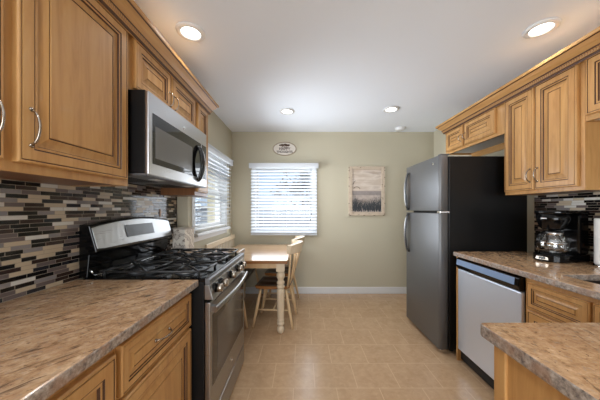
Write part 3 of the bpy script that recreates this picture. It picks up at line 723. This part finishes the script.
# ------------------------------------------------------------------ blinds
def blind(axis, a0, a1, z0, z1, face, sgn, label, tilt=36):
    """hung in front of the wall plane `face`; sgn points into the room"""
    mid = (a0+a1)/2
    t = thing('window_blind', label, 'window blind', (mid, face, z0) if axis == 'x' else (face, mid, z0))
    def B(bm, u0, u1, d0, d1, v0, v1):
        d0, d1 = sorted((face+sgn*d0, face+sgn*d1))
        if axis == 'x': box(bm, u0, u1, d0, d1, v0, v1)
        else: box(bm, d0, d1, u0, u1, v0, v1)
    b = bm_(); B(b, a0-.02, a1+.02, .074, .088, z1-.075, z1); B(b, a0-.02, a0-.008, .0145, .074, z1-.075, z1); B(b, a1+.008, a1+.02, .0145, .074, z1-.075, z1); B(b, a0-.02, a1+.02, .074, .096, z1-.012, z1)
    part('valance', b, 'blind', t, .003)
    b = bm_(); B(b, a0, a1, .018, .066, z1-.05, z1-.004); part('head_rail', b, 'blind', t)
    b = bm_(); n = int((z1-.09-z0-.03)/.0475); ca, sa = math.cos(math.radians(tilt)), math.sin(math.radians(tilt))
    for i in range(n):
        zc = z0+.055+i*.0475; hw = .026; th = .0014; prof = []
        for (p, q) in ((-hw, -th), (0, th*1.2-th), (hw, -th), (hw, th), (0, th*2.2), (-hw, th)):
            prof.append((face+sgn*(.042+p*ca-q*sa*0), zc-p*sa+q))     # room edge lower
        prism(b, prof, a0+.002, a1-.002, 'y') if axis == 'y' else prism(b, [(y, z) for y, z in prof], a0+.002, a1-.002, 'x')
    part('slats', b, 'blind', t)
    b = bm_(); B(b, a0+.002, a1-.002, .020, .064, z0, z0+.018); part('bottom_rail', b, 'blind', t, .003)
    b = bm_()
    for f in (.12, .5, .88) if a1-a0 > .9 else (.12, .88):
        u = a0+(a1-a0)*f
        for d in (.016, .0665): B(b, u-.0012, u+.0012, d, d+.001, z0+.018, z1-.05)
    part('ladder_cord', b, 'blind', t)
    b = bm_(); u = a1-.10
    for du in (0, .014): B(b, u+du, u+du+.0016, .070, .0716, z0+.25+du*6, z1-.08)
    for du in (0, .014):
        zz = z0+.25+du*6; c = face+sgn*.0708
        (lathe(b, [(.002, zz), (.006, zz-.01), (.007, zz-.03), (.002, zz-.036)], u+du, c, 10) if axis == 'x' else lathe(b, [(.002, zz), (.006, zz-.01), (.007, zz-.03), (.002, zz-.036)], c, u+du, 10))
    part('pull_cord', b, 'display', t)
    return t
blind('x', -.765, .225, .885, 1.955, YB, -1, 'white slatted blind on the back wall window under the oval sign')
blind('y', 2.345, 3.425, 1.005, 1.955, WD, 1, 'white slatted blind on the side window behind the stove', -14)

# ------------------------------------------------------------------ wall decor
def sign():
    t = thing('oval_sign', 'small oval white sign with a brown tree on the wall above the blind', 'sign', (-.262, YB-.0005, 2.183))
    b = bm_(); n = 40
    def ov(a, c, y): return [b.verts.new((a*math.cos(2*PI*k/n), y, c*math.sin(2*PI*k/n))) for k in range(n)]
    R = [ov(.178, .103, 0), ov(.180, .105, -.010), ov(.172, .097, -.016), ov(.165, .090, -.013)]
    for i, (A, B_) in enumerate(zip(R, R[1:])):
        for k in range(n): b.faces.new((A[k], A[(k+1) % n], B_[(k+1) % n], B_[k])).material_index = 1
    b.faces.new(R[0]); b.faces.new(R[-1]); part('plaque', b, [plain('sign_cream', (222, 214, 204), .6, var=.08, vs_=30), plain('worn_rim', (176, 160, 138), .6, var=.35, vs_=40)], t, local=True)
    b = bm_(); random.seed(3)
    for i in range(26):
        x = random.uniform(-.075, .075); z = .046+random.uniform(-.008, .026)*(1-abs(x)/.1); r = random.uniform(.009, .014)
        prism(b, [(x+r*math.cos(a*PI/3), z+r*math.sin(a*PI/3)) for a in range(6)], -.0155-.0004*(i % 3), -.0135, 'y')
    box(b, -.004, .004, -.0155, -.0135, .022, .045); box(b, -.06, .06, -.0155, -.0135, .021, .025)
    part('painted_tree', b, plain('dark_brown_paint', (84, 58, 40), .6), t, local=True)
    dk = plain('grey_lettering', (92, 80, 78), .6)
    for txt, z, s in (('HAPPY', -.020, .056), ('THOUGHTS', -.062, .045)):
        cu = bpy.data.curves.new('lettering', 'FONT'); cu.body = txt; cu.size = s; cu.align_x = 'CENTER'; cu.extrude = .0008; cu.offset = .0016
        tmp = bpy.data.objects.new('lettering_tmp', cu); C.objects.link(tmp); bpy.context.view_layer.update()
        me = bpy.data.meshes.new_from_object(tmp); bpy.data.objects.remove(tmp)
        me.materials.clear(); me.materials.append(dk)
        o = bpy.data.objects.new('lettering', me); C.objects.link(o); o.parent = t; o.location = (0, -.0142, z); o.rotation_euler = (PI/2, 0, 0)
sign()
def art():
    x0, x1, z0, z1 = .703, 1.245, 1.178, 1.915
    t = thing('framed_picture', 'beach grass picture in a distressed cream wooden frame on the back wall', 'picture', ((x0+x1)/2, YB-.001, z0))
    X = NT('distressed_cream'); nz = X.noise(X.coord(), 26, 4, .7); X.set(X.ramp(nz, [(.30, lin(84, 62, 46)), (.36, lin(188, 170, 150)), (.7, lin(204, 188, 168))]), .6)
    b = bm_(); f = .052; y0, y1 = YB-.026, YB-.001
    for a in ((x0, x0+f, z0, z1), (x1-f, x1, z0, z1), (x0+f, x1-f, z0, z0+f), (x0+f, x1-f, z1-f, z1)): box(b, a[0], a[1], y0, y1, a[2], a[3])
    part('frame', b, X.m, t, .004)
    e = .006; bare = plain('bare_dark_wood', (70, 50, 38), .7)
    for a in ((x0, x0+e, z0, z1), (x1-e, x1, z0, z1)):
        for zz in (z0+.02, z0+.18, z0+.44, z0+.57, z1-.06, z1-.02): part('chipped_edge', bx(a[0]-.0006, a[1]+.0006, y0-.0008, y0+.004, zz-.009, zz+.009), bare, t)
    for xx in (x0+.02, x0+.23, x1-.16, x1-.02): part('chipped_edge', bx(xx-.012, xx+.012, y0-.0008, y0+.004, z0-.0006, z0+e), bare, t)
    ix0, ix1, iz0, iz1 = x0+f, x1-f, z0+f, z1-f; W_, H_ = ix1-ix0, iz1-iz0
    S = NT('painted_sky'); nz = S.noise(S.coord((1, 1, 5)), 4, 3); S.set(S.ramp(nz, [(.4, lin(196, 180, 164)), (.55, lin(214, 202, 190)), (.7, lin(182, 166, 152))]), .7)
    p = part('canvas', bx(ix0, ix1, YB-.012, YB-.002, iz0, iz1), S.m, t)
    part('painted_sea', bx(ix0, ix1, YB-.0128, YB-.0122, iz0+H_*.40, iz0+H_*.50), plain('sea_grey', (156, 146, 142), .7, var=.2, vs_=40), p)
    part('painted_dune', bx(ix0, ix1, YB-.0134, YB-.0124, iz0, iz0+H_*.40), plain('dune_pale', (194, 180, 170), .7, var=.25, vs_=30), p)
    b = bm_(); random.seed(11)
    for i in range(260):
        bx_ = random.random(); hgt = (.14+.34*abs(bx_-.5)+random.uniform(0, .10)); x = ix0+bx_*W_; lean = random.uniform(-.09, .09); z = iz0+random.uniform(0, .10)*H_
        pts = [(x, z)]
        L = [(x+lean*1.5*u*u, z+hgt*H_*(u-.25*u*u*(abs(lean)/.09)*1.4)) for u in (0, .33, .66, 1)]
        Rr = [(q[0]+.007*(1-k/3.2), q[1]) for k, q in enumerate(L)]
        poly = [(min(max(a, ix0+.001), ix1-.001), c) for a, c in L+Rr[::-1]]
        try: prism(b, poly, YB-.0145-(i % 7)*.0003, YB-.0136-(i % 7)*.0003, 'y')
        except Exception: pass
    part('painted_grass', b, plain('grass_dark', (74, 78, 82), .7, var=.3, vs_=25), p)
    b = bm_()
    for cx, cz, s in ((ix0+.07, iz0+H_*.57, .05), (ix0+.02, iz0+H_*.70, .04)):
        tube(b, [(cx-s, YB-.0145, cz-.01), (cx-s*.5, YB-.0145, cz+s*.35), (cx, YB-.0145, cz+s*.42), (cx+s*.6, YB-.0145, cz+s*.2), (cx+s, YB-.0145, cz-.014)] if cx-s > ix0 else [(cx-.012, YB-.0145, cz-.03), (cx+.005, YB-.0145, cz), (cx+.03, YB-.0145, cz+.03)], .0035, 6)
    part('painted_seed_stem', b, plain('stem_brown', (88, 70, 58), .7), p)
art()

# ------------------------------------------------------------------ dining table, chairs, bench
t = thing('dining_table', 'wooden dining table with turned cream legs below the back window', 'table', (-.54, 3.05, 0))
TX0, TX1, TY0, TY1 = -.925, -.145, 2.465, 3.60
b = bm_(); box(b, TX0, TX1, TY0, TY1, .747, .757); 
for f in b.faces:
    if abs(f.normal.z) < .5: pass
part('top', b, 'tabletop', t, .006)
b = bm_(); e = .003
box(b, TX0+e, TX1-e, TY0+e, TY1-e, .7225, .7468); part('top_edge', b, 'tableedge', t, .003)
b = bm_()
for a in ((TX0+.06, TX1-.06, TY0+.045, TY0+.065), (TX0+.06, TX1-.06, TY1-.065, TY1-.045), (TX0+.045, TX0+.065, TY0+.06, TY1-.06), (TX1-.065, TX1-.045, TY0+.06, TY1-.06)): box(b, *a, .668, .7218)
part('apron', b, 'blond', t)
LP = [(.020, 0), (.028, .008), (.037, .035), (.037, .052), (.028, .072), (.020, .078), (.020, .084), (.037, .092), (.039, .102), (.037, .112), (.026, .119), (.037, .128), (.037, .138), (.030, .146), (.033, .160), (.038, .28), (.040, .40), (.038, .450), (.026, .458), (.041, .470), (.041, .486), (.027, .496), (.041, .512), (.042, .526), (.030, .540), (.030, .552), (.042, .575), (.044, .598), (.038, .618), (.028, .626), (.040, .636), (.040, .640)]
for x in (TX0+.075, TX1-.075):
    for y in (TY0+.06, TY1-.06):
        b = bm_(); lathe(b, LP, x, y, 18); box(b, x-.042, x+.042, y-.042, y+.042, .6405, .7215); part('leg', b, 'creamwood', t)
def make_chair():
    """local: sitter faces -x, origin on the floor under the seat centre"""
    t = thing('dining_chair', '', 'chair')
    # saddle seat
    b = bm_(); nx, ny = 10, 12; top, bot = [], []
    for i in range(nx+1):
        u = i/nx; x = -.20+.38*u; hw = .20-.018*u-(.02*(1-u)**4) - (.05*max(0, u-.82)/.18)
        rt, rb = [], []
        for j in range(ny+1):
            v = j/ny*2-1; y = hw*v
            dip = .018*(1-abs(abs(v)-.42)/.58)*math.sin(PI*min(1, u*1.15)) if u < .95 else 0
            rt.append(b.verts.new((x, y, .452-max(0, dip)))); rb.append(b.verts.new((x+(.012 if i == 0 else -.012 if i == nx else 0), y*.95, .418)))
        top.append(rt); bot.append(rb)
    for i in range(nx):
        for j in range(ny):
            b.faces.new((top[i][j], top[i+1][j], top[i+1][j+1], top[i][j+1])).smooth = True; b.faces.new((bot[i][j], bot[i][j+1], bot[i+1][j+1], bot[i+1][j]))
    for i in range(nx):
        for j in (0, ny): b.faces.new((top[i][j], top[i+1][j], bot[i+1][j], bot[i][j])).material_index = 1
    for j in range(ny):
        for i in (0, nx): b.faces.new((top[i][j], top[i][j+1], bot[i][j+1], bot[i][j])).material_index = 1
    part('seat', b, ['seat', 'tableedge'], t, local=True)
    feet = {}
    for sx in (-1, 1):
        for sy in (-1, 1):
            b = bm_(); p0 = Vector((sx*.135-.01, sy*.125, .419)); p1 = Vector((sx*.215-.005, sy*.185, 0.0))
            pts = [p0.lerp(p1, u) for u in (0, .12, .3, .5, .75, .985)]; tube(b, pts, [.012, .014, .017, .017, .014, .011], 10); feet[sx, sy] = (p0, p1)
            part('leg', b, 'blond', t, local=True)
    b = bm_(); mid = {}
    for sy in (-1, 1):
        a = feet[-1, sy][0].lerp(feet[-1, sy][1], .55); c = feet[1, sy][0].lerp(feet[1, sy][1], .55); tube(b, [a, a.lerp(c, .5), c], [.008, .011, .008], 8); mid[sy] = a.lerp(c, .5)
    tube(b, [mid[-1], mid[-1].lerp(mid[1], .5), mid[1]], [.008, .011, .008], 8); part('stretcher', b, 'blond', t, local=True)
    def crest(v, z): return Vector((.215+.105*(1-v*v)+.10*(z-.84)*.6-.045, .205*v, z))
    b = bm_(); n = 14; ring = []
    for i in range(n+1):
        v = i/n*2-1; z0, z1 = .800, .890+.022*(1-v*v)
        A = crest(v, z0); B_ = crest(v, z1); o_ = Vector((.017, 0, 0))
        ring.append([b.verts.new(A-o_), b.verts.new(A+o_), b.verts.new(B_+o_*1.6), b.verts.new(B_-o_*1.4)])
    for A, B_ in zip(ring, ring[1:]):
        for k in range(4): b.faces.new((A[k], A[(k+1) % 4], B_[(k+1) % 4], B_[k])).smooth = False
    b.faces.new(ring[0]); b.faces.new(ring[-1]); part('crest_rail', b, 'creamwood', t, .005, local=True)
    for k in range(7):
        v = (k-3)/3; b = bm_(); big = abs(v) > .9
        p0 = Vector((.150+(0 if big else .012), .150*v, .44)); p1 = crest(v*.88, .815)
        tube(b, [p0, p0.lerp(p1, .35)+Vector((.004, 0, 0)), p0.lerp(p1, .7), p1], [.011, .013, .011, .009] if big else [.006, .008, .009, .006], 8, flat=(1, 1.5))
        part('spindle', b, 'blond', t, local=True)
    return t
def copy_tree(o, parent=None):
    c = o.copy(); C.objects.link(c)
    if parent is not None: c.parent = parent; c.matrix_parent_inverse = o.matrix_parent_inverse.copy()
    for ch in list(o.children): copy_tree(ch, c)
    return c
ch = make_chair(); ch.location = (-.292, 2.795, 0); ch.rotation_euler.z = math.radians(-5); ch['label'] = 'blond spindle-back chair tucked under the table, nearer the viewer'; ch['group'] = 'spindle-back dining chairs'
c2 = copy_tree(ch); c2.location = (-.268, 3.315, 0); c2['label'] = 'blond spindle-back chair tucked under the table, closer to the back wall'

t = thing('dining_bench', 'spindle-back wooden bench along the side wall under the side window', 'bench', (-.85, 3.05, 0))
b = bm_(); box(b, -1.00, -.66, 2.56, 3.60, .42, .452); part('seat', b, 'seat', t, .008)
for x0_, x1_ in ((-.95, -1.0), (-.665, -.585)):
    for y0_, y1_ in ((2.66, 2.61), (3.50, 3.55)):
        b = bm_(); tube(b, [(x0_, y0_, .419), ((x0_+x1_)/2, (y0_+y1_)/2, .2), (x1_, y1_, .003)], [.014, .018, .012], 10); part('leg', b, 'blond', t)
b = bm_(); prism(b, [(-1.012, .845), (-.990, .845), (-.992, .905), (-1.014, .905)], 2.56, 3.62); part('top_rail', b, 'creamwood', t, .006)
for i in range(17):
    b = bm_(); y = 2.60+i*.061; tube(b, [(-.975, y, .4525), (-1.0, y, .852)], .007, 6); part('spindle', b, 'creamwood', t)

# ------------------------------------------------------------------ outdoors
tag(obj('patio', bx(-30, 30, -8, 40, -.45, -.40), plain('pale_concrete', (160, 160, 156), .9, var=.12, vs_=3)), 'pale concrete yard outside beyond the windows', 'patio')['kind'] = 'structure'
b = bm_()
for i in range(60):
    x = -9+i*.25; box(b, x, x+.235, 8.0, 8.03, -.35, 1.36)
t = thing('garden_fence', 'white board fence outside the back window', 'fence', (0, 8, -.4))
part('boards', b, plain('fence_white', (134, 140, 150), .6, var=.04), t)
for i in range(7): part('post', bx(-9.05+i*2.5, -8.95+i*2.5, 8.035, 8.13, -.40, 1.42), 'white', t)
part('rail', bx(-9, 6, 7.97, 7.998, 1.30, 1.38), 'white', t)
leafm = plain('leaves', (58, 66, 50), .7, var=.4, vs_=2); barkm = plain('bark', (80, 66, 54), .9, var=.3, vs_=12)
def tree(x, y, h, rad, n, label, seed):
    random.seed(seed); t = thing('tree', label, 'tree', (x, y, -.4))
    b = bm_(); tube(b, [(0, 0, 0), (.05, 0, h*.4), (-.03, .05, h*.75)], [.13, .10, .05], 8)
    for k in range(9):
        a = random.random()*6.28; z = h*(.35+.45*random.random()); tube(b, [(0, 0, z), (rad*.5*math.cos(a), rad*.5*math.sin(a), z+.5), (rad*.85*math.cos(a), rad*.85*math.sin(a), z+.75)], [.04, .025, .01], 6)
    part('trunk', b, barkm, t, local=True)
    b = bm_(); cl = [(Vector((random.gauss(0, .45), random.gauss(0, .45), random.gauss(0, .4)))*rad+Vector((0, 0, h*.78))) for _ in range(26)]
    for i in range(n):
        c = random.choice(cl); p = c+Vector((random.gauss(0, .13), random.gauss(0, .13), random.gauss(0, .12)))*rad
        d = Vector((random.gauss(0, 1), random.gauss(0, 1), random.gauss(0, 1))).normalized(); e = d.orthogonal().normalized(); s = random.uniform(.04, .08)
        b.faces.new([b.verts.new(p+d*s), b.verts.new(p+e*s*.6), b.verts.new(p-d*s), b.verts.new(p-e*s*.6)])
    part('foliage', b, leafm, t, local=True)
tree(.05, 10.5, 3.3, 1.05, 2600, 'leafy tree outside beyond the white fence', 5)
